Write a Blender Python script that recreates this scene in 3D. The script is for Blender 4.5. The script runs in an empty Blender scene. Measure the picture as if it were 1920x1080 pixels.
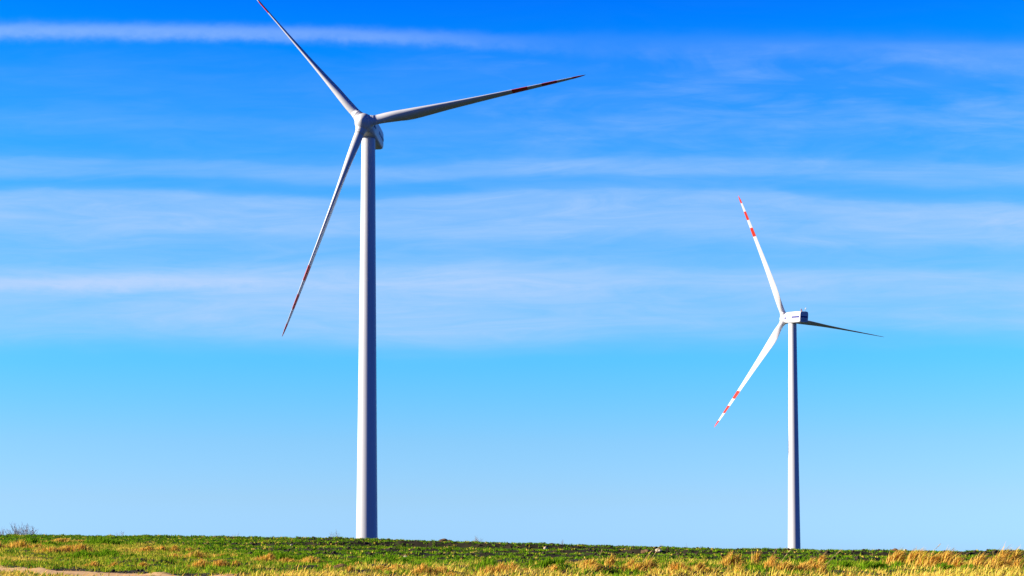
import bpy, bmesh, math, random
import numpy as np
from mathutils import Vector, Matrix

random.seed(7)
RNG = np.random.default_rng(11)
scene = bpy.context.scene
COL = scene.collection
R = math.radians

# ------------------------------------------------------------------ camera
FPX = 3000.0                       # focal length in pixels of a 1920 px wide frame
PITCH = R(2.5)
PPY = 1040 - FPX * math.tan(PITCH)
cam_data = bpy.data.cameras.new("camera")
cam = bpy.data.objects.new("camera", cam_data)
COL.objects.link(cam)
cam.location = (0, 0, 0)           # eye level is z = 0
cam.rotation_euler = (math.pi / 2 + PITCH, 0, 0)
cam_data.sensor_width = 36
cam_data.lens = 36 * FPX / 1920
cam_data.shift_y = (PPY - 540) / 1920
cam_data.clip_start = 0.2
cam_data.clip_end = 12000
scene.camera = cam
scene.render.resolution_x = 1024
scene.render.resolution_y = 576

# ------------------------------------------------------------------ world
SUN_EL, SUN_AZ = R(22), R(-95.2)
world = bpy.data.worlds.new("World")
scene.world = world
world.use_nodes = True
nt = world.node_tree
nt.nodes.clear()


def nmath(op, a, b=None, c=None, clamp=False):
    n = nt.nodes.new('ShaderNodeMath')
    n.operation = op
    n.use_clamp = clamp
    for i, v in enumerate((a, b, c)):
        if v is None:
            continue
        if isinstance(v, (int, float)):
            n.inputs[i].default_value = v
        else:
            nt.links.new(v, n.inputs[i])
    return n.outputs[0]


def curve(fac, pts):
    n = nt.nodes.new('ShaderNodeFloatCurve')
    cv = n.mapping.curves[0]
    n.mapping.use_clip = False
    n.mapping.extend = 'HORIZONTAL'
    while len(cv.points) < len(pts):
        cv.points.new(0.5, 0.5)
    for p, (x, y) in zip(cv.points, pts):
        p.location = (x, y)
        p.handle_type = 'AUTO_CLAMPED'
    n.mapping.update()
    nt.links.new(fac, n.inputs['Value'])
    return n.outputs[0]


def wnoise(vec, detail=4, rough=0.55, dist=0.0):
    n = nt.nodes.new('ShaderNodeTexNoise')
    n.inputs['Scale'].default_value = 1
    n.inputs['Detail'].default_value = detail
    n.inputs['Roughness'].default_value = rough
    n.inputs['Distortion'].default_value = dist
    nt.links.new(vec, n.inputs['Vector'])
    return n.outputs['Fac']


def combine(x, y, z):
    n = nt.nodes.new('ShaderNodeCombineXYZ')
    for i, v in enumerate((x, y, z)):
        if isinstance(v, (int, float)):
            n.inputs[i].default_value = v
        else:
            nt.links.new(v, n.inputs[i])
    return n.outputs[0]


sky = nt.nodes.new('ShaderNodeTexSky')
sky.sky_type = 'NISHITA'
sky.sun_disc = False
sky.sun_elevation = SUN_EL
sky.sun_rotation = SUN_AZ
sky.dust_density = 0.15
sky.air_density = 1.0
tc = nt.nodes.new('ShaderNodeTexCoord')
sep = nt.nodes.new('ShaderNodeSeparateXYZ')
nt.links.new(tc.outputs['Generated'], sep.inputs[0])
dx, dy, dz = sep.outputs
elev = nmath('MULTIPLY', nmath('ARCSINE', dz), 180 / math.pi)
grade = nt.nodes.new('ShaderNodeValToRGB')      # the deep polarised blue of the air, by elevation
nt.links.new(nmath('DIVIDE', elev, 40.0, clamp=True), grade.inputs[0])
GR = [(0.5, (0.191, 0.397, 1.003)), (2, (0.211, 0.374, 0.766)), (4, (0.196, 0.384, 0.688)), (7, (0.11, 0.43, 0.69)), (10, (0.064, 0.437, 0.743)), (14, (0.011, 0.411, 0.842)), (18, (0.0, 0.342, 0.945)), (20, (0.0, 0.254, 1.0)), (26, (0.0, 0.131, 0.579)), (38, (0.0, 0.074, 0.294))]
el = grade.color_ramp.elements
while len(el) < len(GR):
    el.new(0.5)
for e, (p, c) in zip(el, GR):
    e.position = p / 40
for e, (p, c) in zip(el, GR):
    e.color = (*c, 1)
mul = nt.nodes.new('ShaderNodeMix')
mul.data_type = 'RGBA'
mul.blend_type = 'MULTIPLY'
mul.inputs[0].default_value = 1
mul.clamp_result = False
nt.links.new(sky.outputs[0], mul.inputs[6])
nt.links.new(grade.outputs[0], mul.inputs[7])
# added: sky outside the view is dimmed and tinted blue to deepen the shade
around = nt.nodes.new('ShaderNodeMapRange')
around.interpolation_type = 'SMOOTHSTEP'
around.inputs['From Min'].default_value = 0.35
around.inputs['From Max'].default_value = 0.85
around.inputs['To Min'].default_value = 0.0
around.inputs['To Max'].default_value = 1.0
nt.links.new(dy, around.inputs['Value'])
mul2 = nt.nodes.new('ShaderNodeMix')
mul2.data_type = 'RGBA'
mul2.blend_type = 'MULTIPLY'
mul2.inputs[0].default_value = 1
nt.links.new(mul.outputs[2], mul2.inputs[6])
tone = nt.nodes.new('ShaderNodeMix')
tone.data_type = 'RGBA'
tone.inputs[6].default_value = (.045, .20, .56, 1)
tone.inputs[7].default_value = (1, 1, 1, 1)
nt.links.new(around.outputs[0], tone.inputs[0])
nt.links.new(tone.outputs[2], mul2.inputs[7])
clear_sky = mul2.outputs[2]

# a thin high cirrus layer: streaks running along X in one flat sheet, so a streak is a line of
# constant slope z/y; H runs along the streaks
ay = nmath('MAXIMUM', nmath('ABSOLUTE', dy), 0.05)
V = nmath('DIVIDE', dz, ay)
H = nmath('DIVIDE', dx, ay)


def slope(row):
    return math.tan(PITCH + math.atan((PPY - row) / FPX))


n_warp = wnoise(combine(nmath('MULTIPLY', H, 4.0), nmath('MULTIPLY', V, 12.0), 3.1), 3, 0.5)
n_fine = wnoise(combine(nmath('MULTIPLY', H, 16.0), nmath('MULTIPLY', V, 60.0), 8.0), 4, 0.6)
n_puff = wnoise(combine(nmath('MULTIPLY', H, 60.0), nmath('MULTIPLY', V, 90.0), 1.0), 4, 0.6)
n_str = wnoise(combine(nmath('MULTIPLY', H, 4.5), nmath('MULTIPLY', V, 38.0), 5.0), 5, 0.55, 0.6)
n_fib = wnoise(combine(nmath('ADD', nmath('MULTIPLY', H, 11.0), nmath('MULTIPLY', V, 22.0)), nmath('SUBTRACT', nmath('MULTIPLY', V, 95.0), nmath('MULTIPLY', H, 5.0)), 21.0), 7, 0.68, 1.3)
n_wsp = wnoise(combine(nmath('SUBTRACT', nmath('MULTIPLY', H, 9.0), nmath('MULTIPLY', V, 16.0)), nmath('ADD', nmath('MULTIPLY', V, 42.0), nmath('MULTIPLY', H, 4.0)), 33.0), 5, 0.58, 0.8)
n_big = wnoise(combine(nmath('MULTIPLY', H, 4.0), nmath('MULTIPLY', V, 14.0), 12.3), 2, 0.5)
Vw = nmath('ADD', V, nmath('MULTIPLY', nmath('SUBTRACT', n_warp, 0.5), 0.034))
Vw = nmath('ADD', Vw, nmath('MULTIPLY', nmath('SUBTRACT', n_fine, 0.5), 0.006))
VMAX = 0.36
# coverage by slope: clear at the horizon, a crisp lower edge, banded veil above it
prof = [(0, 0), (688, 0), (656, .10), (620, .42), (590, .52), (560, .52), (535, .56), (505, .42), (480, .31),
        (440, .54), (400, .58), (372, .48), (352, .15), (335, .30), (318, .36), (298, .17), (270, .11), (235, .12),
        (200, .06), (160, .07), (125, .03), (90, .0)]
pts = [(0, 0)] + sorted((slope(r) / VMAX, v) for r, v in prof[1:])
veil = curve(nmath('DIVIDE', Vw, VMAX, clamp=True), pts)
tex = nmath('ADD', 0.42, nmath('MULTIPLY', n_str, 1.15))
tex = nmath('MULTIPLY', tex, nmath('ADD', 0.55, nmath('MULTIPLY', n_big, 0.9)))
fib = nmath('MULTIPLY', nmath('SUBTRACT', n_fib, 0.30), 2.5, clamp=True)
tex = nmath('MULTIPLY', tex, nmath('ADD', 0.76, nmath('MULTIPLY', fib, 0.46)))
veil = nmath('MULTIPLY', veil, tex)
# bright low streak, lumpy, strong on the left
hpos = nmath('ADD', nmath('MULTIPLY', H, FPX / 1920), 0.5, clamp=True)     # 0..1 along the streak


def streak(rows, width, strength, lump):
    c = curve(hpos, [(x / 1920, slope(r) / VMAX) for x, r in rows])
    s = curve(hpos, [(x / 1920, v) for x, v in strength])
    w = curve(hpos, [(x / 1920, v / FPX) for x, v in width])
    d = nmath('SUBTRACT', nmath('ADD', V, nmath('MULTIPLY', nmath('SUBTRACT', n_puff, 0.5), 0.006)), nmath('MULTIPLY', c, VMAX))
    q = nmath('DIVIDE', d, w)
    g = nmath('EXPONENT', nmath('MULTIPLY', nmath('POWER', nmath('ABSOLUTE', q), 2.6), -1.0))
    return nmath('MULTIPLY', nmath('MULTIPLY', g, s), nmath('ADD', 1 - lump, nmath('MULTIPLY', n_puff, 2 * lump)))


s1 = streak([(0, 532), (480, 528), (960, 534), (1200, 528), (1500, 520), (1920, 524)],
            [(0, 13), (460, 15), (900, 22), (1920, 16)],
            [(0, .36), (250, .34), (450, .26), (560, .06), (760, .02), (900, .12), (1080, .17), (1250, .06), (1480, .14), (1750, .14), (1920, .12)], .45)
s2 = streak([(0, 59), (300, 60), (600, 65), (800, 72), (950, 79), (1150, 86), (1400, 88), (1700, 98), (1920, 112)],
            [(0, 16), (600, 14), (950, 14), (1150, 24), (1500, 24), (1920, 32)],
            [(0, .40), (300, .37), (600, .32), (800, .24), (950, .13), (1150, .07), (1400, .09), (1700, .13), (1920, .17)], .45)
s3 = streak([(0, 330), (600, 322), (1000, 350), (1500, 335), (1920, 318)],
            [(0, 9), (1920, 8)], [(0, .05), (400, .03), (700, .01), (1000, .05), (1400, .04), (1920, .01)], .3)
# broken wisps high on the right
wband = curve(nmath('DIVIDE', V, VMAX, clamp=True), [(0, 0)] + sorted((slope(r) / VMAX, v) for r, v in ((380, 0), (300, .15), (230, .20), (150, .18), (105, .15), (75, 0.0))))
wside = curve(hpos, [(0, .18), (.35, .25), (.55, .8), (.8, 1), (1, 1)])
wsp = nmath('MULTIPLY', nmath('SUBTRACT', n_wsp, 0.42), 4.2, clamp=True)
wsp = nmath('MULTIPLY', nmath('MULTIPLY', wsp, nmath('ADD', .4, nmath('MULTIPLY', fib, .7))), nmath('MULTIPLY', wband, wside))
cover = nmath('ADD', nmath('ADD', nmath('ADD', veil, s1), nmath('ADD', s2, s3)), wsp, clamp=True)
cover = nmath('MULTIPLY', cover, nmath('MULTIPLY', nmath('GREATER_THAN', dz, 0.0), nmath('GREATER_THAN', dy, 0.2)))
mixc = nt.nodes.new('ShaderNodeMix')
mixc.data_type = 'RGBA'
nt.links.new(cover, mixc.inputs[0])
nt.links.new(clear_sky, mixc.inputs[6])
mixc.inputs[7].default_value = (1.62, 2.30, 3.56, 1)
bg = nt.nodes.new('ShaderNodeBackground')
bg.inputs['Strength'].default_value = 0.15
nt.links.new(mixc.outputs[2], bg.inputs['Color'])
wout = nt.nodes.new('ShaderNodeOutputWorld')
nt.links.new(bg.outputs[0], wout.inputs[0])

# ------------------------------------------------------------------ sun
sun_data = bpy.data.lights.new("sun", 'SUN')
sun_data.energy = 5.0
sun_data.angle = R(0.53)
sun_data.color = (1.0, 0.92, 0.80)
sun = bpy.data.objects.new("sun", sun_data)
COL.objects.link(sun)
sdir = Vector((math.sin(SUN_AZ) * math.cos(SUN_EL), math.cos(SUN_AZ) * math.cos(SUN_EL), math.sin(SUN_EL)))
sun.rotation_euler = sdir.to_track_quat('Z', 'Y').to_euler()
sun.location = sdir * 300

vs = scene.view_settings
vs.view_transform = 'Standard'
vs.look = 'None'
vs.exposure = 0.95
vs.gamma = 1
vs.use_curve_mapping = False


# ------------------------------------------------------------------ helpers
def tag(o, label=None, cat=None, group=None, kind=None):
    if label: o['label'] = label
    if cat: o['category'] = cat
    if group: o['group'] = group
    if kind: o['kind'] = kind
    return o


def empty(name, loc, rz=0):
    o = bpy.data.objects.new(name, None)
    COL.objects.link(o)
    o.empty_display_size = 0.5
    o.location = loc
    o.rotation_euler = (0, 0, rz)
    return o


def link_bm(name, bm, mats, parent=None, smooth=True):
    me = bpy.data.meshes.new(name)
    bm.normal_update()
    bm.to_mesh(me)
    bm.free()
    for m in (mats if isinstance(mats, (list, tuple)) else [mats]):
        me.materials.append(m)
    if smooth:
        me.polygons.foreach_set('use_smooth', [True] * len(me.polygons))
    o = bpy.data.objects.new(name, me)
    COL.objects.link(o)
    o.parent = parent
    return o


def rings(bm, secs, cap0=True, cap1=True, mat=None):
    """loft closed sections (lists of Vectors of equal length)"""
    rows = [[bm.verts.new(v) for v in s] for s in secs]
    n = len(rows[0])
    for i in range(len(rows) - 1):
        for k in range(n):
            f = bm.faces.new((rows[i][k], rows[i][(k + 1) % n], rows[i + 1][(k + 1) % n], rows[i + 1][k]))
            if mat: f.material_index = mat(i)
    if cap0: bm.faces.new(rows[0][::-1])
    if cap1: bm.faces.new(rows[-1])
    return rows


def tube(bm, p0, p1, r0, r1, n=8, caps=True):
    p0, p1 = Vector(p0), Vector(p1)
    q = (p1 - p0).to_track_quat('Z', 'Y')
    secs = []
    for p, r in ((p0, r0), (p1, r1)):
        secs.append([p + q @ Vector((r * math.cos(2 * math.pi * k / n), r * math.sin(2 * math.pi * k / n), 0)) for k in range(n)])
    rings(bm, secs, caps, caps)


def box(bm, lo, hi):
    x0, y0, z0 = lo
    x1, y1, z1 = hi
    v = [bm.verts.new(c) for c in ((x0, y0, z0), (x1, y0, z0), (x1, y1, z0), (x0, y1, z0), (x0, y0, z1), (x1, y0, z1), (x1, y1, z1), (x0, y1, z1))]
    for f in ((3, 2, 1, 0), (4, 5, 6, 7), (0, 1, 5, 4), (1, 2, 6, 5), (2, 3, 7, 6), (3, 0, 4, 7)):
        bm.faces.new([v[i] for i in f])


def material(name, color, rough=0.5, spec=0.3, var=0.0, scale=2.0, col2=None, bump=0.0, bscale=20, stretch=None):
    m = bpy.data.materials.new(name)
    m.use_nodes = True
    t = m.node_tree
    b = t.nodes['Principled BSDF']
    b.inputs['Roughness'].default_value = rough
    b.inputs['Specular IOR Level'].default_value = spec
    tcx = t.nodes.new('ShaderNodeTexCoord')
    mp = t.nodes.new('ShaderNodeMapping')
    if stretch: mp.inputs['Scale'].default_value = stretch
    t.links.new(tcx.outputs['Object'], mp.inputs[0])
    nz = t.nodes.new('ShaderNodeTexNoise')
    nz.inputs['Scale'].default_value = scale
    nz.inputs['Detail'].default_value = 6
    t.links.new(mp.outputs[0], nz.inputs['Vector'])
    rp = t.nodes.new('ShaderNodeValToRGB')
    c2 = col2 or tuple(c * (1 - var) for c in color)
    rp.color_ramp.elements[0].position = 0.35
    rp.color_ramp.elements[1].position = 0.65
    rp.color_ramp.elements[0].color = (*c2, 1)
    rp.color_ramp.elements[1].color = (*color, 1)
    t.links.new(nz.outputs['Fac'], rp.inputs[0])
    t.links.new(rp.outputs[0], b.inputs['Base Color'])
    if bump:
        n2 = t.nodes.new('ShaderNodeTexNoise')
        n2.inputs['Scale'].default_value = bscale
        n2.inputs['Detail'].default_value = 8
        t.links.new(tcx.outputs['Object'], n2.inputs['Vector'])
        bp = t.nodes.new('ShaderNodeBump')
        bp.inputs['Strength'].default_value = bump
        t.links.new(n2.outputs['Fac'], bp.inputs['Height'])
        t.links.new(bp.outputs[0], b.inputs['Normal'])
    return m


def leaf_material(name, trans=0.3):
    """per-blade hue from the 'tint' attribute, diffuse with some light passing through"""
    m = bpy.data.materials.new(name)
    m.use_nodes = True
    t = m.node_tree
    t.nodes.clear()
    at = t.nodes.new('ShaderNodeAttribute')
    at.attribute_name = 'tint'
    d = t.nodes.new('ShaderNodeBsdfDiffuse')
    tr = t.nodes.new('ShaderNodeBsdfTranslucent')
    mx = t.nodes.new('ShaderNodeMixShader')
    mx.inputs[0].default_value = trans
    o = t.nodes.new('ShaderNodeOutputMaterial')
    t.links.new(at.outputs['Color'], d.inputs[0])
    t.links.new(at.outputs['Color'], tr.inputs[0])
    t.links.new(d.outputs[0], mx.inputs[1])
    t.links.new(tr.outputs[0], mx.inputs[2])
    t.links.new(mx.outputs[0], o.inputs[0])
    return m


# ------------------------------------------------------------------ terrain
def hash2(ix, iy, s):
    h = (ix.astype(np.int64) * 374761393 + iy.astype(np.int64) * 668265263 + s * 974634777) & 0xFFFFFFFF
    h = ((h ^ (h >> 13)) * 1274126177) & 0xFFFFFFFF
    return ((h ^ (h >> 16)) & 0xFFFFFF) / float(0xFFFFFF)


def vnoise(x, y, s=0):
    ix, iy = np.floor(x), np.floor(y)
    fx, fy = x - ix, y - iy
    fx, fy = fx * fx * (3 - 2 * fx), fy * fy * (3 - 2 * fy)
    a = hash2(ix, iy, s) * (1 - fx) + hash2(ix + 1, iy, s) * fx
    b = hash2(ix, iy + 1, s) * (1 - fx) + hash2(ix + 1, iy + 1, s) * fx
    return a * (1 - fy) + b * fy


def fbm(x, y, s=0, o=4):
    t, a, n = 0, 1, 0
    for i in range(o):
        t = t + a * vnoise(x * 2 ** i, y * 2 ** i, s + i)
        n += a
        a *= 0.5
    return t / n


def sstep(a, b, x):
    t = np.clip((x - a) / (b - a), 0, 1)
    return t * t * (3 - 2 * t)


CREST = 85.0
_cx = (np.array([-1400, 0, 320, 640, 750, 900, 1000, 1150, 1280, 1400, 1520, 1640, 1780, 1920, 3300]) - 960) / FPX * CREST
_cz = (1040 - np.array([995, 1004, 1006, 1010, 1014, 1018, 1021, 1025, 1028.5, 1031, 1032, 1034, 1035, 1042, 1048])) / FPX * CREST
FURROWS = [(47.5, .10), (54, .12), (62, .17), (72, .22)]


def track_side(x, y):
    """>0 on the sandy track side (near left)"""
    return (38.0 - (x + 12.2) * 1.55 - y) / 1.84


def path_mask(x, y):
    s = track_side(x, y) + (vnoise(x * 1.3, y * 1.3, 91) - .5) * 1.2
    return sstep(0, .5, s) * (1 - sstep(2.2, 3.0, s))


def field_edge(x):
    return 45.0 + 2.0 * (vnoise(x * .12, x * 0, 5) - .5) + 25 * sstep(-5, -17, x)


def ground_z(x, y):
    x = np.asarray(x, float)
    y = np.asarray(y, float)
    zc = np.interp(x, _cx, _cz)
    zb = -0.335
    t = np.clip((y - 25) / (CREST - 25), 0, 1)
    z = zb + (zc - zb) * (t ** 2.0 * .9 + .1 * t)
    near = np.clip((25 - y) / 22, 0, 1.6)
    z = np.where(y < 25, zb - 1.3 * np.clip(near, 0, 1) ** 1.4, z)
    far = np.clip(y - CREST, 0, None)
    z = np.where(y > CREST, zc - 0.045 * far + 0, z)
    z = np.where(y > CREST + 40, np.maximum(z, -1.2 - (y - CREST - 40) * .004), z)
    z = np.where(y > 600, np.minimum(z, -3), z)
    # verge: tussocky lumps
    verge = (1 - sstep(-2, 2, y - field_edge(x))) * sstep(16, 22, y)
    pm = path_mask(x, y)
    lump = (fbm(x * .75, y * .55, 3, 3) - .5) * .34 + (fbm(x * 2.3, y * 2.0, 9, 2) - .5) * .12
    s_ = track_side(x, y)
    lump = lump * (1 - .8 * sstep(-3.5, -.5, s_)) * (1 - .35 * sstep(0, 8, x))
    z = z + lump * verge * (1 - pm) - .05 * pm + (vnoise(x * 5, y * 5, 77) - .5) * .02 * pm
    # field: furrow banks facing the camera, and cloddy soil
    field = sstep(-2, 2, y - field_edge(x)) * (1 - sstep(CREST + 3, CREST + 8, y))
    for k, (fy, a) in enumerate(FURROWS):
        yy = y - fy - .03 * x - (vnoise(x * .22, x * 0 + k, 40 + k) - .5) * 1.6
        z = z + field * a * (.55 + .9 * vnoise(x * .16, x * 0 + 7 * k, 31)) * (.3 + .7 * sstep(-14, -4, x)) * np.exp(-np.where(yy < 0, (yy / .45) ** 2, (yy / 1.6) ** 2))
    z = z - field * .30 * np.exp(-((y - CREST + 3.2) / 1.3) ** 2) * sstep(-18, -6, x)
    z = z + field * ((fbm(x * 1.1, y * .6, 15, 3) - .5) * .12 + (vnoise(x * 3.4, y * 2.5, 21) - .5) * .10)
    return z


def pix_ray(px, row):
    a, b = (px - 960) / FPX, (PPY - row) / FPX
    return Vector((a, math.cos(PITCH) - b * math.sin(PITCH), math.sin(PITCH) + b * math.cos(PITCH)))


def at(px, row, dist):
    r = pix_ray(px, row)
    return r * (dist / r.y)


def on_ground(px, row, lo=24.0, hi=90.0):
    """where the sight line through a photo position first meets the ground"""
    r = pix_ray(px, row)
    ys = np.arange(lo, hi, .05)
    xs, zs = r.x / r.y * ys, r.z / r.y * ys
    g = ground_z(xs, ys)
    i = np.argmax(g >= zs) if (g >= zs).any() else np.argmin(zs - g)
    return Vector((xs[i], ys[i], float(g[i])))


xs = np.concatenate([-np.geomspace(3500, 40, 34)[:-1], np.arange(-40, -24, .4), np.arange(-24, 24, .16), np.arange(24, 40, .4), np.geomspace(40, 3500, 34)])
ys = np.concatenate([np.arange(-60, 16, 2.0), np.arange(16, 50, .14), np.arange(50, 91, .2), np.arange(91, 200, 3.0), np.geomspace(200, 5000, 40)])
GX, GY = np.meshgrid(xs, ys)
GZ = ground_z(GX, GY)
nx, ny = len(xs), len(ys)


def grid_mesh(name, GX, GY, GZ):
    ny, nx = GX.shape
    me = bpy.data.meshes.new(name)
    me.vertices.add(nx * ny)
    me.vertices.foreach_set('co', np.stack([GX, GY, GZ], -1).astype(np.float32).ravel())
    i = (np.arange(ny - 1)[:, None] * nx + np.arange(nx - 1)[None]).ravel()
    q = np.stack([i, i + 1, i + nx + 1, i + nx], -1).astype(np.int32)
    me.loops.add(q.size)
    me.loops.foreach_set('vertex_index', q.ravel())
    me.polygons.add(len(q))
    me.polygons.foreach_set('loop_start', np.arange(len(q), dtype=np.int32) * 4)
    me.polygons.foreach_set('use_smooth', np.ones(len(q), bool))
    me.update()
    me.validate()
    return me


soil = material('soil', (.05, .04, .02), .95, .1, scale=1.6, col2=(.024, .021, .012), bump=.6, bscale=9)
t_ = soil.node_tree
b_ = t_.nodes['Principled BSDF']
src = b_.inputs['Base Color'].links[0].from_socket
tcs = t_.nodes.new('ShaderNodeTexCoord')
spx = t_.nodes.new('ShaderNodeSeparateXYZ')
t_.links.new(tcs.outputs['Object'], spx.inputs[0])
mr = t_.nodes.new('ShaderNodeMapRange')           # unseen land beyond the first field, kept dark green to cut bounced light
mr.inputs['From Min'].default_value = 88
mr.inputs['From Max'].default_value = 100
t_.links.new(spx.outputs[1], mr.inputs['Value'])
gn = t_.nodes.new('ShaderNodeTexNoise')
gn.inputs['Scale'].default_value = .9
gn.inputs['Detail'].default_value = 8
t_.links.new(tcs.outputs['Object'], gn.inputs['Vector'])
gr = t_.nodes.new('ShaderNodeValToRGB')
gr.color_ramp.elements[0].position = .4
gr.color_ramp.elements[1].position = .62
gr.color_ramp.elements[0].color = (.018, .026, .012, 1)
gr.color_ramp.elements[1].color = (.03, .042, .018, 1)
t_.links.new(gn.outputs['Fac'], gr.inputs[0])
mg = t_.nodes.new('ShaderNodeMix')
mg.data_type = 'RGBA'
t_.links.new(mr.outputs[0], mg.inputs[0])
t_.links.new(src, mg.inputs[6])
t_.links.new(gr.outputs[0], mg.inputs[7])
t_.links.new(mg.outputs[2], b_.inputs['Base Color'])
me = grid_mesh('ground', GX, GY, GZ)
me.materials.append(soil)
ground = bpy.data.objects.new('ground', me)
COL.objects.link(ground)
tag(ground, kind='structure')

# sandy track, bottom left: a strip lying on the ground
ss, tt = np.meshgrid(np.arange(-18, 6, .1), np.arange(0.05, 2.9, .12))
PXm = ss - 5.0
PYm = 38.0 - (PXm + 12.2) * 1.55 - tt * 1.84
edge = np.minimum(tt, 2.9 - tt)
PZ = ground_z(PXm, PYm) + np.where(edge < .3, -.03, .028) + (fbm(PXm * 3, PYm * 3, 55, 3) - .5) * .05
sand = material('sand', (.74, .47, .22), .95, .1, scale=2.5, col2=(.56, .33, .13), bump=.5, bscale=14)
me = grid_mesh('dirt_path', PXm, PYm, PZ)
me.materials.append(sand)
path = bpy.data.objects.new('dirt_path', me)
COL.objects.link(path)
tag(path, kind='structure')


# ------------------------------------------------------------------ wind turbines
paint = material('turbine_paint', (.70, .69, .665), .42, .4, scale=.35, col2=(.64, .63, .605), stretch=(1, 1, .15))
paint_tower = material('tower_paint', (.70, .69, .665), .45, .4, scale=.5, col2=(.63, .625, .60), stretch=(1.2, 1.2, .06))
red = material('red_paint', (.72, .035, .012), .45, .4, var=.12, scale=.6)
blue = material('blue_paint', (.012, .016, .22), .45, .4, var=.2, scale=1)
metal = material('bare_metal', (.45, .46, .47), .4, .5, var=.2, scale=6)
lampred = material('beacon_glass', (.35, .02, .02), .2, .5, var=.2, scale=5)

ROTOR_R, OVERHANG, TAU = 46.0, 4.6, R(4)


def spline(tab, x):
    return float(np.interp(x, [t[0] for t in tab], [t[1] for t in tab]))


CHORD = [(1.9, 1.9), (3.5, 1.95), (6, 2.8), (9, 3.4), (11, 3.45), (18, 2.7), (27, 1.95), (36, 1.4), (42, 1.05), (44.8, .7), (45.7, .3), (46, .08)]
THICK = [(1.9, 1.0), (3.5, .97), (6, .62), (9, .42), (12, .34), (18, .27), (27, .22), (36, .19), (46, .16)]
TWIST = [(1.9, -13), (9, -12), (18, -6), (30, -2), (46, 1)]
LEAD = [(1.9, .5), (4, .48), (9, .33), (46, .30)]
STRIPES = [(.672, .741), (.805, .872), (.94, 1.0)]


def blade_mesh(parent, theta, cone, fdir, up, hubc, stripes=True, pitch=0.0, length=1.0):
    """one feathered blade, in the turbine's own frame"""
    X = Vector((1, 0, 0))
    s = math.sin(theta) * X + math.cos(theta) * up
    t = math.cos(theta) * X - math.sin(theta) * up
    s = (s * math.cos(cone) + fdir * math.sin(cone)).normalized()
    a = (fdir - s * fdir.dot(s)).normalized()
    st = [1.9, 2.4, 2.41, 3, 3.8, 4.8, 6, 7.2, 8.5, 10, 12, 14.5, 17.5, 21, 24.5, 28, 31.5, 34.5, 38.5, 41, 44.4, 45.2, 45.7, 46]
    for q0, q1 in STRIPES:
        st += [q0 * ROTOR_R, q1 * ROTOR_R]
    st = sorted(set(round(v, 3) for v in st))
    secs = []
    N = 28
    for r in st:
        c, th, tw, ld = spline(CHORD, r), spline(THICK, r), spline(TWIST, r), spline(LEAD, r)
        if r < 2.405: c *= 1.06
        rnd = np.clip((r - 2.5) / 6.0, 0, 1)
        b = R(tw) + pitch
        cd = a * math.cos(b) + t * math.sin(b)
        nd = -a * math.sin(b) + t * math.cos(b)
        pb = 0.9 * (r / ROTOR_R) ** 2.2          # blades bow a little upwind
        sec = []
        for k in range(N):
            u = 2 * math.pi * k / N
            xc = .5 * (1 + math.cos(u))          # 1 = leading edge
            xx = 1 - xc
            naca = 5 * (.2969 * math.sqrt(xx) - .126 * xx - .3516 * xx ** 2 + .2843 * xx ** 3 - .1015 * xx ** 4)
            camber = .03 * math.sin(math.pi * xc) * rnd
            y_air = (naca if math.sin(u) >= 0 else -naca) * th + camber
            y_cir = .5 * math.sin(u) * th
            yy = y_cir * (1 - rnd) + y_air * rnd
            sec.append(hubc + s * (r if r < 9 else 9 + (r - 9) * length) + fdir * pb + cd * ((xc - 1 + ld) * c) + nd * (yy * c))
        secs.append(sec)

    def mat(i):
        m = .5 * (st[i] + st[i + 1]) / ROTOR_R
        return 1 if stripes and any(q0 < m < q1 for q0, q1 in STRIPES) else 0
    bm = bmesh.new()
    rings(bm, secs, True, True, mat)
    bmesh.ops.recalc_face_normals(bm, faces=bm.faces)
    return link_bm('blade', bm, [paint, red], parent)


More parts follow.
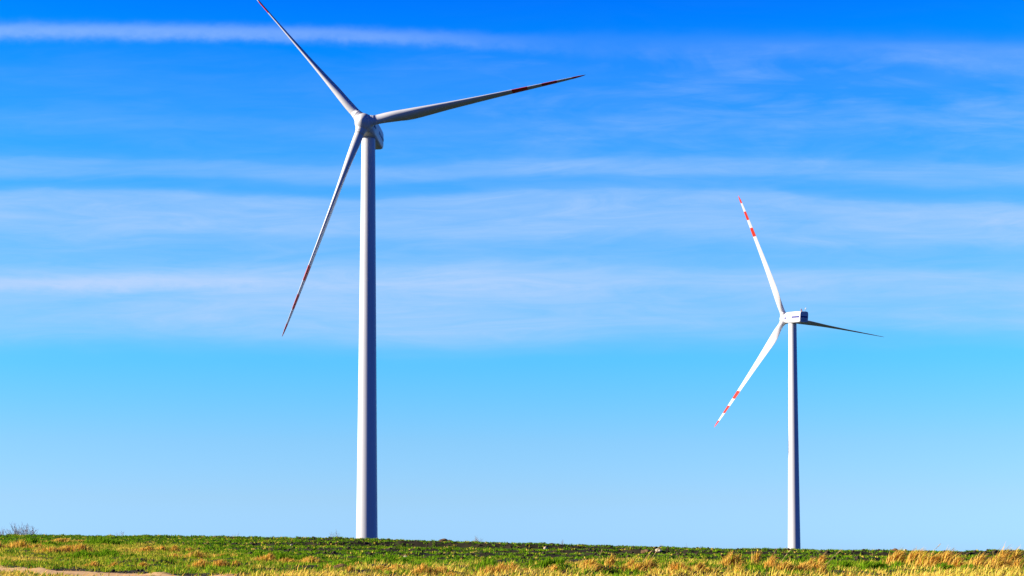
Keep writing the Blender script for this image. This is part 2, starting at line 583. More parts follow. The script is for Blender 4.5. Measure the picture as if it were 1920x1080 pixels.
def turbine(X, D, Hub, psi, phase, cone, zb, label, dth=(0, 0, 0), pitch=(0, 0, 0), length=(1, 1, 1)):
    root = empty('wind_turbine', (X, D, zb), -psi)
    tag(root, label, 'wind turbine', 'wind turbines standing behind the field')
    hz = Hub - zb
    fdir = Vector((0, -math.cos(TAU), math.sin(TAU)))
    up = Vector((0, math.sin(TAU), math.cos(TAU)))
    hubc = Vector((0, 0, hz)) + fdir * OVERHANG
    zt = hz - 1.9
    bm = bmesh.new()
    N = 64
    prof = [(2.28, -1), (2.26, 0), (2.05, .2 * zt), (1.86, .42 * zt), (1.66, .66 * zt), (1.40, zt - .1), (1.40, zt)]
    zs = [p[1] for p in prof]
    zs = sorted(zs)
    secs = []
    for z in zs:
        r = float(np.interp(z, [p[1] for p in prof], [p[0] for p in prof]))
        secs.append([Vector((r * math.cos(2 * math.pi * k / N), r * math.sin(2 * math.pi * k / N), z)) for k in range(N)])
    rings(bm, secs)
    link_bm('tower', bm, paint_tower, root)
    # yaw collar between tower and nacelle
    bm = bmesh.new()
    rings(bm, [[Vector((r * math.cos(2 * math.pi * k / 48), r * math.sin(2 * math.pi * k / 48), z)) for k in range(48)]
               for r, z in ((1.3, zt), (1.55, zt + .02), (1.55, zt + .3), (1.35, zt + .45))])
    link_bm('yaw_ring', bm, metal, root)
    # nacelle: rounded box lofted front to back
    nb = hz + .12

    rot = Matrix.Translation((0, 0, nb)) @ Matrix.Rotation(-R(5.5), 4, 'X') @ Matrix.Translation((0, 0, -nb))

    def sec(y, w, h, zc, e=5.0, n=48):
        out = []
        for k in range(n):
            u = 2 * math.pi * k / n
            cu, su = math.cos(u), math.sin(u)
            out.append(Vector((w / 2 * math.copysign(abs(cu) ** (2 / e), cu), y, nb + zc + h / 2 * math.copysign(abs(su) ** (2 / e), su))))
        return out
    bm = bmesh.new()
    rings(bm, [sec(-3.15, 2.7, 2.9, -.25, 2.6), sec(-3.1, 2.95, 3.1, -.25, 2.8), sec(-2.7, 3.3, 3.45, -.15, 3.4), sec(-2.0, 3.55, 3.8, -.02, 4.5),
               sec(-1.0, 3.62, 3.95, 0, 6), sec(3, 3.64, 4.0, 0, 7), sec(6.4, 3.58, 3.9, .03, 7), sec(6.95, 3.5, 3.8, .03, 6), sec(7.1, 3.3, 3.6, .03, 5)])
    nac = link_bm('nacelle', bm, paint, root)
    nac.matrix_local = rot
    mod = nac.modifiers.new('edges', 'EDGE_SPLIT')
    mod.split_angle = R(38)
    # long blue stripe on the rear half of each side and round the back, and a small front mark
    bm = bmesh.new()
    for sx in (-1, 1):
        x0, x1 = sorted((sx * 1.75, sx * 1.87))
        box(bm, (x0, 2.1, nb - .27), (x1, 6.6, nb + .27))
    box(bm, (-1.55, 7.0, nb - .24), (1.55, 7.125, nb + .28))
    link_bm('stripe', bm, blue, nac, False)
    for sx in (-1, 1):
        x0, x1 = sorted((sx * 1.7, sx * 1.87))
        bm = bmesh.new()
        box(bm, (x0, -2.25, nb - .42), (x1, -1.0, nb + .06))
        link_bm('emblem', bm, blue, nac, False)
    # rear louvre and roof instruments
    bm = bmesh.new()
    for i in range(7):
        z = nb - 1.45 + i * .15
        box(bm, (-1.1, 7.05, z), (1.1, 7.13, z + .07))
    link_bm('louvre', bm, metal, nac, False)
    zr = nb + 1.95
    for y in (4.2, 5.6):
        bm = bmesh.new()
        tube(bm, (.6 if y > 5 else -.6, y, zr - .1), (.6 if y > 5 else -.6, y, zr + .75), .07, .05)
        tube(bm, (.6 if y > 5 else -.6, y, zr + .75), (.6 if y > 5 else -.6, y, zr + 1.0), .16, .12)
        link_bm('anemometer', bm, metal, nac)
    bm = bmesh.new()
    tube(bm, (-.7, 6.4, zr - .1), (-.7, 6.4, zr + .9), .07, .05)
    tube(bm, (-.7, 5.9, zr + .85), (-.7, 6.9, zr + 1.05), .06, .06)
    box(bm, (-.73, 6.5, zr + .75), (-.67, 7.05, zr + 1.3))
    link_bm('wind_vane', bm, metal, nac)
    bm = bmesh.new()
    tube(bm, (.75, 6.5, zr - .1), (.75, 6.5, zr + .4), .16, .16, 14)
    tube(bm, (.75, 6.5, zr + .4), (.75, 6.5, zr + .62), .16, .08, 14)
    link_bm('beacon', bm, lampred, nac)
    # hub: domed spinner with three blade collars
    bm = bmesh.new()
    N = 48
    Xv = Vector((1, 0, 0))
    secs = []
    for d, r in ((-1.5, 1.2), (-1.48, 1.55), (-1.2, 1.72), (-.5, 1.84), (.2, 1.84), (.8, 1.68), (1.3, 1.38), (1.7, .98), (1.95, .6), (2.1, .25), (2.13, .05)):
        secs.append([hubc + fdir * d + (Xv * math.cos(2 * math.pi * k / N) + up * math.sin(2 * math.pi * k / N)) * r for k in range(N)])
    rings(bm, secs)
    ths = [phase + k * 2 * math.pi / 3 + R(dth[k]) for k in range(3)]
    for th in ths:
        s = (math.sin(th) * Xv + math.cos(th) * up) * math.cos(cone) + fdir * math.sin(cone)
        q = s.to_track_quat('Z', 'Y')
        secs = []
        for d, r in ((.6, 1.45), (1.3, 1.28), (1.75, 1.12), (1.95, 1.10), (2.0, 1.04)):
            secs.append([hubc + s * d + q @ Vector((r * math.cos(2 * math.pi * k / 36), r * math.sin(2 * math.pi * k / 36), 0)) for k in range(36)])
        rings(bm, secs)
    bmesh.ops.recalc_face_normals(bm, faces=bm.faces)
    hub = link_bm('hub', bm, paint, root)
    mod = hub.modifiers.new('edges', 'EDGE_SPLIT')
    mod.split_angle = R(40)
    for k, th in enumerate(ths):
        blade_mesh(root, th, cone, fdir, up, hubc, pitch=R(pitch[k]), length=length[k])
    return root


turbine(-29.6, 326.4, 87.5, R(7.0), R(-40.0), R(1.3), -2.4,
        'tall near wind turbine with its rotor turned towards the camera and shaded hub', dth=(-.5, .5, -.9), pitch=(-5, -5, 4), length=(1, 1, 1.03))
turbine(98.7, 560.0, 83.2, R(155.3), R(25.7), R(1.5), -4.8,
        'smaller distant wind turbine seen from behind with sunlit nacelle and red banded blades', dth=(-.5, .2, -.5), pitch=(7, -8, 0), length=(1.01, 1.04, .985))


# ------------------------------------------------------------------ grass
def blades_mesh(name, P, h, w, az, lean, tint, mat, facing=None):
    """P (n,3) feet; every blade is a bent tapering leaf of five corners"""
    n = len(P)
    fa = RNG.uniform(0, 2 * np.pi, n) if facing is None else facing
    px, py = np.cos(fa), np.sin(fa)
    lx, ly = np.cos(az), np.sin(az)
    hz = h * np.cos(lean)
    hl = h * np.sin(lean)
    co = np.zeros((n, 5, 3), np.float32)
    for k, (f, lf, wf) in enumerate(((0, 0, -.5), (0, 0, .5), (.6, .38, .42), (.6, .38, -.42), (1, 1, 0))):
        co[:, k, 0] = P[:, 0] + px * w * wf + lx * hl * lf
        co[:, k, 1] = P[:, 1] + py * w * wf + ly * hl * lf
        co[:, k, 2] = P[:, 2] + hz * f - (0.02 if k < 2 else 0)
    base = np.arange(n, dtype=np.int32)[:, None] * 5
    idx = (base + np.array([[0, 1, 2, 3, 3, 2, 4]], np.int32)).ravel()
    starts = (np.arange(n, dtype=np.int32)[:, None] * 7 + np.array([[0, 4]], np.int32)).ravel()
    me = bpy.data.meshes.new(name)
    me.vertices.add(n * 5)
    me.vertices.foreach_set('co', co.ravel())
    me.loops.add(len(idx))
    me.loops.foreach_set('vertex_index', idx)
    me.polygons.add(len(starts))
    me.polygons.foreach_set('loop_start', starts)
    ca = me.attributes.new('tint', 'FLOAT_COLOR', 'POINT')
    cc = np.ones((n, 5, 4), np.float32)
    cc[:, :, :3] = tint[:, None, :]
    ca.data.foreach_set('color', cc.ravel())
    me.update()
    me.validate()
    me.materials.append(mat)
    o = bpy.data.objects.new(name, me)
    COL.objects.link(o)
    return o


def mixc3(a, b, t):
    return np.array(a)[None] * (1 - t[:, None]) + np.array(b)[None] * t[:, None]


leaf = leaf_material('grass_leaf', .32)
straw = leaf_material('straw_leaf', .25)
GREEN_D, GREEN_L, YELL, TAN, ORANGE = (.065, .17, .008), (.27, .46, .014), (.64, .54, .035), (.90, .62, .13), (.90, .47, .07)


def scatter(n, y0, y1, half=.36, pad=2.0):
    """random feet over the wedge of land in front of the camera, evenly per square metre"""
    y = np.sqrt(RNG.uniform(0, 1, n * 2) * ((y1 + 6) ** 2 - (y0 + 6) ** 2) + (y0 + 6) ** 2) - 6
    x = RNG.uniform(-1, 1, n * 2) * (half * y + pad)
    return x[:n], y[:n]


def dryness(x, y):
    """0 green, 1 straw: patches, more of it near the camera and to the right"""
    d = fbm(x * .42, y * .26, 61, 3) + .55 * (fbm(x * 1.6, y * 1.1, 67, 2) - .5)
    d = d - .02 + .14 * sstep(34, 25, y) + .07 * sstep(2, 12, x) * sstep(40, 30, y) + .08 * sstep(-4, -12, x)
    return sstep(.60, .74, d)


def tufts(x, y, nb, size, spread):
    """every foot becomes a small tuft of nb blades fanning out"""
    n = len(x)
    X, Y, S = np.repeat(x, nb), np.repeat(y, nb), np.repeat(size, nb)
    a = RNG.uniform(0, 2 * np.pi, n * nb)
    q = np.sqrt(RNG.uniform(0, 1, n * nb))
    X = X + np.cos(a) * q * S * spread
    Y = Y + np.sin(a) * q * S * spread
    P = np.stack([X, Y, ground_z(X, Y)], -1)
    vx = np.cos(a) * q + .30 + RNG.normal(0, .25, n * nb)
    vy = np.sin(a) * q + RNG.normal(0, .25, n * nb)
    return P, S * RNG.uniform(.6, 1.2, n * nb), np.arctan2(vy, vx), np.clip(np.hypot(vx, vy) * .9, .1, 1.3)


# green verge
x, y = scatter(82000, 22, 76)
keep = (y < field_edge(x) + RNG.normal(0, 1.5, len(x))) & (RNG.uniform(0, 1, len(x)) > .97 * path_mask(x, y))
hollow = vnoise(x * 1.1, y * .9, 83)
keep &= RNG.uniform(0, 1, len(x)) > .85 * sstep(.66, .80, hollow)
x, y = x[keep], y[keep]
n = len(x)
dr = dryness(x, y)
size = (.04 + .07 * fbm(x * .9, y * .7, 71, 2)) * RNG.uniform(.6, 1.5, n) * (1 + .012 * (y - 25))
tint = mixc3(GREEN_D, GREEN_L, np.clip(RNG.uniform(0, 1, n) * .75 + .5 * (fbm(x * .5, y * .4, 73, 2) - .25), 0, 1))
yl = RNG.uniform(0, 1, n) < .18 + .3 * sstep(-2, -12, x)
tint[yl] = tint[yl] * .4 + mixc3(YELL, TAN, RNG.uniform(0, .6, int(yl.sum()))) * .6
tint = tint * (1 - .6 * dr[:, None]) + mixc3(YELL, TAN, RNG.uniform(0, 1, n)) * (.6 * dr[:, None])
P, h, az, ln = tufts(x, y, 6, size, .7)
tint = np.repeat(tint, 6, 0) * RNG.uniform(.75, 1.25, (n * 6, 1))
o = blades_mesh('verge_grass', P, h, RNG.uniform(.010, .022, n * 6) * np.repeat(1 + .012 * (y - 25), 6), az, ln, tint, leaf)
tag(o, 'short yellow green grass covering the rough verge in the foreground', 'grass', kind='stuff')

# straw-coloured grass matted in patches
x, y = scatter(210000, 22, 74)
dr = dryness(x, y)
keep = (RNG.uniform(0, 1, len(x)) < dr) & (y < field_edge(x) + 1) & (RNG.uniform(0, 1, len(x)) > .9 * path_mask(x, y))
x, y = x[keep], y[keep]
n = len(x)
P = np.stack([x, y, ground_z(x, y)], -1)
h = (.04 + .12 * fbm(x * .8, y * .7, 75, 2)) * RNG.uniform(.6, 1.5, n) * (1 + .15 * sstep(0, 9, x))
tint = mixc3(TAN, ORANGE, RNG.uniform(0, 1, n) ** 1.4)
tint = tint * (1 - .45 * RNG.uniform(0, 1, n)[:, None]) + mixc3(YELL, TAN, RNG.uniform(0, 1, n)) * .4
o = blades_mesh('dry_grass', P, h, RNG.uniform(.008, .016, n), RNG.normal(.1, .7, n), np.abs(RNG.normal(.75, .3, n)), tint, straw)
tag(o, 'matted straw coloured grass lying in patches over the green verge', 'dry grass', kind='stuff')

# sown crop on the field
x, y = scatter(90000, 42, 90, .37)
bank = np.zeros(len(x))
for k, (fy, a) in enumerate(FURROWS):
    yy = y - fy - .03 * x - (vnoise(x * .22, x * 0 + k, 40 + k) - .5) * 1.6
    bank = np.maximum(bank, np.exp(-((yy + .55) / .55) ** 2))
crestb = np.exp(-((y - CREST + 1.2) / 1.6) ** 2) * sstep(-18, -6, x)
keep = (y > field_edge(x) - 1) & (RNG.uniform(0, 1, len(x)) > .6 * bank * sstep(-14, -4, x)) & (RNG.uniform(0, 1, len(x)) > .12 * crestb)
keep &= RNG.uniform(0, 1, len(x)) > .5 * (vnoise(x * 2.2, y * 1.4, 87) > .66)
x, y = x[keep], y[keep]
n = len(x)
size = RNG.uniform(.045, .11, n)
tint = mixc3(GREEN_D, GREEN_L, RNG.uniform(0, 1, n) ** 1.2 * .85)
yel = (RNG.uniform(0, 1, n) < .08)[:, None]
tint = np.where(yel, mixc3(YELL, TAN, RNG.uniform(0, 1, n)), tint)
P, h, az, ln = tufts(x, y, 6, size, .8)
tint = np.repeat(tint, 6, 0) * RNG.uniform(.75, 1.25, (n * 6, 1))
o = blades_mesh('crop_grass', P, h, RNG.uniform(.02, .045, n * 6), az, ln, tint, leaf)
tag(o, 'low green crop growing in rows on the dark soil up to the skyline', 'crop', kind='stuff')

# clods of soil: uncountable, along furrows and skyline
clod_m = material('clod', (.08, .06, .034), .95, .1, scale=3, col2=(.05, .035, .02))


def clod_verts(n_pts=10):
    bm = bmesh.new()
    bmesh.ops.create_icosphere(bm, subdivisions=1, radius=1)
    return bm


ico = bmesh.new()
bmesh.ops.create_icosphere(ico, subdivisions=1, radius=1)
ico.verts.ensure_lookup_table()
IV = np.array([v.co[:] for v in ico.verts])
IF = np.array([[v.index for v in f.verts] for f in ico.faces], np.int32)
ico.free()
nc = 9000
x, y = scatter(60000, 46, 89, .37)
wgt = np.full(len(x), .05)
for k, (fy, a) in enumerate(FURROWS):
    yy = y - fy - .03 * x - (vnoise(x * .22, x * 0 + k, 40 + k) - .5) * 1.6
    wgt = np.maximum(wgt, .35 * np.exp(-((yy + .3) / .6) ** 2))
wgt = np.maximum(wgt, .4 * np.exp(-((y - CREST + .5) / 1.8) ** 2)) * (.15 + .85 * sstep(-20, -8, x))
keep = (RNG.uniform(0, 1, len(x)) < wgt) & (y > field_edge(x))
x, y = x[keep][:nc], y[keep][:nc]
x2, y2 = scatter(40000, 22, 44, .37)                    # and crumbled along both edges of the track
s2_ = track_side(x2, y2)
k2 = RNG.uniform(0, 1, len(x2)) < .5 * np.exp(-(s2_ / .28) ** 2) + .30 * np.exp(-((s2_ - 2.5) / .35) ** 2) + .04 * path_mask(x2, y2)
x, y = np.concatenate([x, x2[k2]]), np.concatenate([y, y2[k2]])
n = len(x)
sz = np.minimum(RNG.gamma(2.0, .012, n) + .014, .075)
sz = np.where(y < 45, sz * .5, sz)
jit = RNG.uniform(.7, 1.25, (n, len(IV), 1))
rot = RNG.uniform(0, 6.28, n)
lv = IV[None] * jit * sz[:, None, None] * np.array([1.25, 1, .8])
lv = np.stack([lv[..., 0] * np.cos(rot)[:, None] - lv[..., 1] * np.sin(rot)[:, None], lv[..., 0] * np.sin(rot)[:, None] + lv[..., 1] * np.cos(rot)[:, None], lv[..., 2]], -1)
co = lv + np.stack([x, y, ground_z(x, y) + sz * .35], -1)[:, None]
me = bpy.data.meshes.new('soil_clods')
me.vertices.add(n * len(IV))
me.vertices.foreach_set('co', co.astype(np.float32).ravel())
idx = (np.arange(n, dtype=np.int32)[:, None, None] * len(IV) + IF[None]).ravel()
me.loops.add(len(idx))
me.loops.foreach_set('vertex_index', idx)
me.polygons.add(n * len(IF))
me.polygons.foreach_set('loop_start', np.arange(n * len(IF), dtype=np.int32) * 3)
me.update()
me.validate()
me.materials.append(clod_m)
o = bpy.data.objects.new('soil_clods', me)
COL.objects.link(o)
tag(o, 'dark crumbly clods of soil along the furrows, the skyline and the sandy track', 'soil', kind='stuff')


# ------------------------------------------------------------------ tussocks one can point at
def tussock(px, row, r, hgt, nb, lean, dry, label):
    c = on_ground(px, row)
    k = c.y / 30.0
    r, hgt, nb = r * k * 1.15, hgt * k * 1.05, int(nb * 1.4)
    # a ragged clump: several smaller sub-clumps of unequal height strung along an irregular patch
    m = int(RNG.integers(5, 9))
    sx, sy = r * RNG.uniform(1.2, 2.0), r * .7
    cx_, cy_ = RNG.uniform(-1, 1, m) * sx * .75, RNG.uniform(-1, 1, m) * sy * .8
    ch = RNG.uniform(.35, 1.1, m)
    cr = r * RNG.uniform(.22, .55, m)
    w = cr / cr.sum()
    pick = RNG.choice(m, nb, p=w)
    a = RNG.uniform(0, 2 * np.pi, nb)
    q = cr[pick] * np.abs(RNG.normal(0, .62, nb))
    x, y = cx_[pick] + q * np.cos(a), cy_[pick] + q * np.sin(a)
    gz = ground_z(x + c.x, y + c.y) - c.z
    r_ = cr[pick] * 1.3
    q = np.minimum(q, r_)
    dome = .26 * hgt * ch[pick] * np.clip(1 - (q / r_) ** 2, 0, 1)
    P = np.stack([x, y, gz + dome], -1)
    h = hgt * .52 * ch[pick] * RNG.uniform(.4, 1.15, nb) * (1 - .35 * q / r_)
    r = r_
    # lean outward, plus the wind from the left
    vx = np.cos(a) * q / r * .8 + lean * 1.25 + .15 + RNG.normal(0, .3, nb)
    vy = np.sin(a) * q / r * .6 + RNG.normal(0, .3, nb)
    az = np.arctan2(vy, vx)
    ln = np.clip(np.hypot(vx, vy) * .75, .05, 1.35)
    t = RNG.uniform(0, 1, nb)
    if dry:
        tint = mixc3(TAN, ORANGE, t ** 1.1) * RNG.uniform(.6, 1.05, nb)[:, None]
        g = RNG.uniform(0, 1, nb) < .12
        tint[g] = mixc3(YELL, GREEN_L, RNG.uniform(0, 1, int(g.sum())))
    else:
        tint = mixc3(GREEN_D, GREEN_L, t)
    o = blades_mesh('grass_tussock', P, h, RNG.uniform(.008, .016, nb) * k, az, ln, tint, straw if dry else leaf)
    o.location = c
    tag(o, label, 'grass tussock', 'tussocks of grass on the verge')


T = [
    (1706, 1062, .34, .62, 900, .75, 1, 'tall orange straw tussock leaning right, below the right edge of the distant turbine'),
    (1752, 1066, .40, .62, 1000, .70, 1, 'straw tussock with wispy stems reaching above the skyline at the right'),
    (1832, 1070, .45, .50, 1000, .65, 1, 'low broad straw tussock near the right edge of the picture'),
    (1890, 1066, .40, .62, 1000, .80, 1, 'windblown straw tussock at the far right edge of the picture'),
    (1475, 1074, .42, .40, 900, .45, 1, 'orange dry tussock at the bottom edge below the distant turbine tower'),
    (1400, 1062, .30, .42, 600, .25, 1, 'upright yellow tussock left of the distant turbine tower'),
    (1340, 1074, .45, .34, 800, .30, 1, 'wide yellow dry tussock at the bottom edge between the two turbines'),
    (1255, 1078, .35, .30, 600, .30, 1, 'rusty dry tussock at the bottom edge with a dark hollow at its right'),
    (1082, 1070, .50, .40, 1000, .50, 1, 'bright orange tussock at the bottom edge in the middle of the verge'),
    (960, 1074, .42, .30, 800, .25, 1, 'flattened brown tussock at the bottom edge right of the tall turbine'),
    (835, 1076, .45, .26, 800, .15, 1, 'golden matted tussock at the bottom edge just right of the tall turbine base'),
    (700, 1070, .34, .20, 600, .10, 1, 'small brown tussock below the foot of the tall turbine'),
    (525, 1056, .50, .24, 900, .10, 1, 'long orange tussock left of the tall turbine, with a dark green hollow beside it'),
    (365, 1046, .50, .24, 900, .20, 1, 'pale gold tussock on the verge well left of the tall turbine'),
    (215, 1064, .40, .18, 700, .15, 1, 'flat straw tussock at the edge of the sandy track'),
    (125, 1037, .50, .24, 900, .05, 1, 'rounded golden tussock below a dark grassy hummock at the left'),
    (40, 1028, .55, .24, 1000, .05, 1, 'orange straw tussock at the far left above the sandy track'),
    (92, 1018, .40, .13, 600, .20, 1, 'dry orange tuft on top of the dark hummock at the left'),
    (118, 1021, .80, .26, 1400, .10, 0, 'dark green hummock of grass below the bare tree at the left'),
    (160, 1044, .38, .22, 600, .10, 0, 'dark green tuft right of the rounded golden tussock'),
    (202, 1043, .36, .20, 600, .10, 0, 'small dark green tuft on the verge at the left'),
    (560, 1050, .42, .26, 700, .30, 0, 'dark green tuft at the right end of the long orange tussock'),
    (668, 1058, .60, .20, 900, .30, 0, 'dark green clump just below the foot of the tall turbine'),
    (1010, 1066, .36, .26, 600, .30, 0, 'dark green tuft beside the flattened brown tussock'),
    (1625, 1068, .40, .24, 600, .20, 0, 'dark green tuft left of the tall orange straw tussock'),
]
T += [
    (1180, 1066, .40, .34, 800, .40, 1, 'golden tussock just right of the bright orange one in the middle of the verge'),
    (1545, 1070, .42, .40, 800, .60, 1, 'straw tussock leaning right just right of the distant turbine tower'),
    (620, 1066, .40, .22, 700, .15, 1, 'faded yellow tussock left of the small brown one below the tall turbine'),
    (430, 1062, .40, .22, 700, .15, 1, 'yellow matted tussock below the pale gold one left of the tall turbine'),
    (300, 1034, .40, .20, 600, .15, 1, 'thin straw patch of a tussock near the skyline, left of the pale gold one'),
    (1310, 1066, .34, .22, 600, .25, 0, 'dark green tuft behind the wide yellow tussock between the turbines'),
    (1795, 1072, .34, .24, 600, .30, 0, 'dark green tuft in the gap between the big straw tussocks at the right'),
    (905, 1064, .40, .22, 600, .20, 0, 'dark green tuft between the golden matted tussock and the flattened brown one'),
    (460, 1048, .40, .20, 600, .20, 0, 'dark green tuft just left of the long orange tussock'),
]
for t in T:
    tussock(*t)


# wispy lone stems
def stem(px, row, length, lean, label, seed_head=True):
    c = on_ground(px, row)
    length *= .6
    bm = bmesh.new()
    pts = []
    for i in range(7):
        f = i / 6
        pts.append(Vector((lean * length * f ** 1.3, .04 * length * f, length * f * math.sqrt(max(.1, 1 - lean * lean)))))
    for i in range(6):
        tube(bm, pts[i], pts[i + 1], .006 * (1 - i / 9), .006 * (1 - (i + 1) / 9), 5, False)
    o = link_bm('dry_weed', bm, stem_m)
    if seed_head:
        b2 = bmesh.new()
        d = (pts[-1] - pts[-2]).normalized()
        for k in range(16):
            s = pts[-1] - d * random.uniform(0, .16)
            e = s + d * random.uniform(.04, .08) + Vector((random.uniform(-.02, .02), random.uniform(-.02, .02), random.uniform(-.02, .01)))
            tube(b2, s, e, .004, .002, 4, False)
        link_bm('seed_head', b2, stem_m, o)
    o.location = c
    tag(o, label, 'dry weed', 'lone dry weeds on the verge')


stem_m = material('dry_stem', (.60, .43, .17), .8, .2, var=.25, scale=8)
for s in [
    (1735, 1056, 1.05, .62, 'longest dry stem reaching into the sky at the right'),
    (1765, 1052, .85, .72, 'dry stem leaning over the skyline right of the longest one'),
    (1212, 1070, .80, .50, 'pale dry stem leaning right in front of the furrows between the turbines'),
    (1200, 1066, .62, .55, 'shorter pale stem just left of the pale leaning stem between the turbines'),
    (1122, 1052, .50, .30, 'short thin stem over the furrows right of the bright orange tussock'),
    (1440, 1062, .60, .45, 'thin yellow stem left of the distant turbine tower'),
    (1460, 1064, .66, .55, 'thin yellow stem just below the distant turbine tower'),
    (1530, 1060, .60, .60, 'thin yellow stem right of the distant turbine tower'),
    (1545, 1068, .70, .66, 'long slanting stem right of the distant turbine tower'),
    (150, 1030, .30, .15, 'short straw stem standing on the verge at the left'),
]:
    stem(*s)

# stones and single big clods
stone_m = material('stone', (.62, .53, .38), .85, .2, scale=4, col2=(.45, .36, .24), bump=.4, bscale=12)


def stone(px, row, s, mat, name, cat, label):
    c = on_ground(px, row)
    bm = bmesh.new()
    bmesh.ops.create_icosphere(bm, subdivisions=3, radius=1)
    ph = random.uniform(0, 9)
    for v in bm.verts:
        d = v.co.copy()
        k = 1 + .16 * math.sin(d.x * 3.1 + ph) * math.cos(d.y * 2.7 - ph) + .10 * math.sin(d.z * 5 + d.x * 4 + ph) + .05 * math.sin(d.y * 9 + ph)
        v.co = Vector((d.x * s * 1.35, d.y * s, max(d.z, -.55) * s * .8)) * k
    o = link_bm(name, bm, mat, None, False)
    o.location = c + Vector((0, 0, s * .25))
    o.rotation_euler = (0, 0, random.uniform(0, 6))
    tag(o, label, cat, 'stones and clods on the field')


stone(1023, 1030, .10, stone_m, 'field_stone', 'stone', 'pale cream stone on the field right of the tall turbine')
stone(1235, 1034, .12, stone_m, 'field_stone', 'stone', 'pale stone with a dark shadow on the furrows between the turbines')
stone(761, 1047, .08, stone_m, 'field_stone', 'stone', 'small pale stone on the verge just right of the tall turbine foot')
stone(547, 1023, .06, stone_m, 'field_stone', 'stone', 'small pale stone on the field left of the tall turbine')
stone(1697, 1033, .08, stone_m, 'field_stone', 'stone', 'pale stone on the skyline bank right of the distant turbine')
brown = material('brown_clod', (.26, .15, .07), .95, .1, scale=4, col2=(.12, .07, .035), bump=.5, bscale=10)
stone(831, 1014, .16, brown, 'soil_clod', 'clod', 'larger brown clod on the skyline right of the tall turbine')
stone(844, 1015, .11, brown, 'soil_clod', 'clod', 'smaller brown clod on the skyline beside the larger one')
stone(1677, 1032, .11, brown, 'soil_clod', 'clod', 'reddish brown clod on the skyline bank right of the distant turbine')
stone(1210, 1037, .13, brown, 'soil_clod', 'clod', 'brown clod in the furrow left of the shadowed pale stone')
stone(638, 1068, .09, brown, 'soil_clod', 'clod', 'dark brown clod at the bottom of the verge left of the tall turbine')

# ------------------------------------------------------------------ bare trees and shrubs beyond the skyline
bark = material('bare_bark', (.42, .43, .46), .9, .1, var=.3, scale=3)


def bare_tree(px, top, dist, width_px, trunks, name, label, seed):
    rnd = random.Random(seed)
    tp = at(px, top, dist)
    gz = float(ground_z(tp.x, dist))
    Ht = tp.z - gz
    W = width_px / FPX * dist
    root = empty(name, (tp.x, dist, gz))
    tag(root, label, 'bare tree', 'leafless trees behind the skyline')
    bmTs, bmC = [bmesh.new() for _ in range(trunks)], bmesh.new()

    def grow(p, d, L, r, lev, bmT):
        n = 3
        q = p
        for i in range(n):
            d = (d + Vector((rnd.uniform(-.16, .16), rnd.uniform(-.16, .16), rnd.uniform(0, .10)))).normalized()
            e = q + d * L / n
            tube(bmT if lev == 0 else bmC, q, e, r * (1 - .25 * i / n), r * (1 - .25 * (i + 1) / n), 6 if lev < 2 else 4, False)
            q = e
            if lev < 4 and (lev > 0 or i > 0):
                for _ in range(3 if lev < 2 and trunks > 4 else 2 if lev < 3 else 1):
                    ang = rnd.uniform(0, 2 * math.pi)
                    sd = Vector((math.cos(ang), math.sin(ang), rnd.uniform(.3, .9))).normalized()
                    grow(q, (d * .75 + sd * .75).normalized(), L * rnd.uniform(.5, .7), r * .55, lev + 1, bmT)
    for k in range(trunks):
        off = (k - (trunks - 1) / 2) * W / max(trunks, 1) * .8
        grow(Vector((off, rnd.uniform(-.1, .1), -.05)), Vector((off * .5, rnd.uniform(-.2, .2), 1)).normalized(), Ht * .42 * (1 - .38 * (2 * off / W) ** 2 - rnd.uniform(0, .2)), .010 * Ht + .012, 0, bmTs[k])
    # fit the grown crown to its height and width
    vs_ = [v.co for b in bmTs + [bmC] for v in b.verts]
    zx = max(v.z for v in vs_)
    ax = sorted(abs(v.x) for v in vs_)
    xx = ax[int(len(ax) * .93)]
    for b in bmTs + [bmC]:
        for v in b.verts:
            v.co = Vector((v.co.x * W / 2 / xx, v.co.y * W / 2 / xx, v.co.z * Ht / zx))
    for b in bmTs:
        link_bm('trunk', b, bark, root)
    link_bm('crown', bmC, bark, root)
    return root


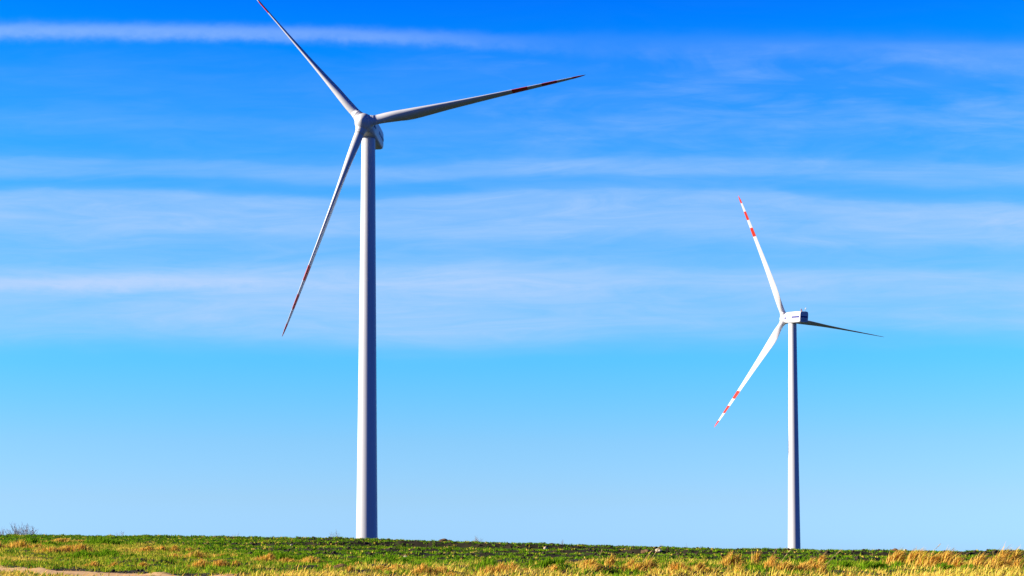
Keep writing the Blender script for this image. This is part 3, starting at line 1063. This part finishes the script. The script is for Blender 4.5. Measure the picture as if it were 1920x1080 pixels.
def domed_tree(px, top, dist, width_px, name, label, seed):
    """leafless tree with a rounded crown of fine upright twigs"""
    rnd = random.Random(seed)
    tp = at(px, top, dist)
    gz = float(ground_z(tp.x, dist))
    Ht = tp.z - gz
    W = width_px / FPX * dist
    root = empty(name, (tp.x, dist, gz))
    tag(root, label, 'bare tree', 'leafless trees behind the skyline')
    zc = Ht * .52
    forks = []
    for k in range(3):
        bm = bmesh.new()
        p = Vector(((k - 1) * .12, rnd.uniform(-.1, .1), -.05))
        q = Vector(((k - 1) * W * .14, rnd.uniform(-.3, .3), zc * .8))
        m = (p + q) / 2 + Vector((rnd.uniform(-.08, .08), 0, .1))
        tube(bm, p, m, .10, .08, 8, False)
        tube(bm, m, q, .08, .055, 8, False)
        link_bm('trunk', bm, bark, root)
        forks += [m, q]
    bm = bmesh.new()
    for i in range(120):
        a, b = rnd.uniform(0, 2 * math.pi), math.acos(rnd.uniform(.02, 1))
        rr = rnd.uniform(.72, 1.0) * (1 + .13 * math.sin(3 * a + 2 * b * 3))
        e = Vector((math.cos(a) * math.sin(b) * W / 2 * rr, math.sin(a) * math.sin(b) * W / 2 * rr, zc + (Ht - zc) * math.cos(b) * rr))
        o_ = min(forks, key=lambda f: (f - e).length + rnd.uniform(0, .6))
        pts = [o_.lerp(e, t) + Vector((rnd.uniform(-.06, .06), rnd.uniform(-.06, .06), .25 * math.sin(t * math.pi) * .4)) for t in (0, .35, .7)] + [e]
        for j in range(3):
            tube(bm, pts[j], pts[j + 1], .032 - .008 * j, .024 - .008 * j, 4, False)
        d = (pts[3] - pts[2]).normalized()
        for j in range(7):
            b0 = pts[1].lerp(pts[3], rnd.uniform(.3, 1))
            tw = (d + Vector((rnd.uniform(-.8, .8), rnd.uniform(-.8, .8), rnd.uniform(0, .7)))).normalized()
            tube(bm, b0, b0 + tw * rnd.uniform(.18, .42), .014, .007, 3, False)
    link_bm('crown', bm, bark, root)


domed_tree(42, 978, 150, 80, 'bare_tree', 'wide leafless tree peeping over the skyline at the far left', 3)
bare_tree(17, 986, 155, 36, 2, 'bare_tree', 'low leafless tree just left of the wide one at the far left', 8)
bare_tree(215, 993, 170, 26, 2, 'bare_shrub', 'tiny leafless shrub on the skyline right of the wide bare tree', 5)
bare_tree(440, 995, 170, 42, 3, 'bare_shrub', 'faint leafless shrub on the skyline midway between the bare tree and the tall turbine', 11)
bare_tree(624, 991, 170, 34, 3, 'bare_shrub', 'upright leafless shrub on the skyline just left of the tall turbine', 14)
bare_tree(888, 1000, 170, 34, 3, 'bare_shrub', 'rounded leafless shrub on the skyline right of the tall turbine', 17)
bare_tree(1050, 1010, 120, 10, 1, 'bare_shrub', 'thin leafless sprig on the skyline midway between the two turbines', 21)
bare_tree(1290, 1016, 200, 5, 1, 'bare_shrub', 'thin dark leafless sapling on the skyline left of the distant turbine', 25)
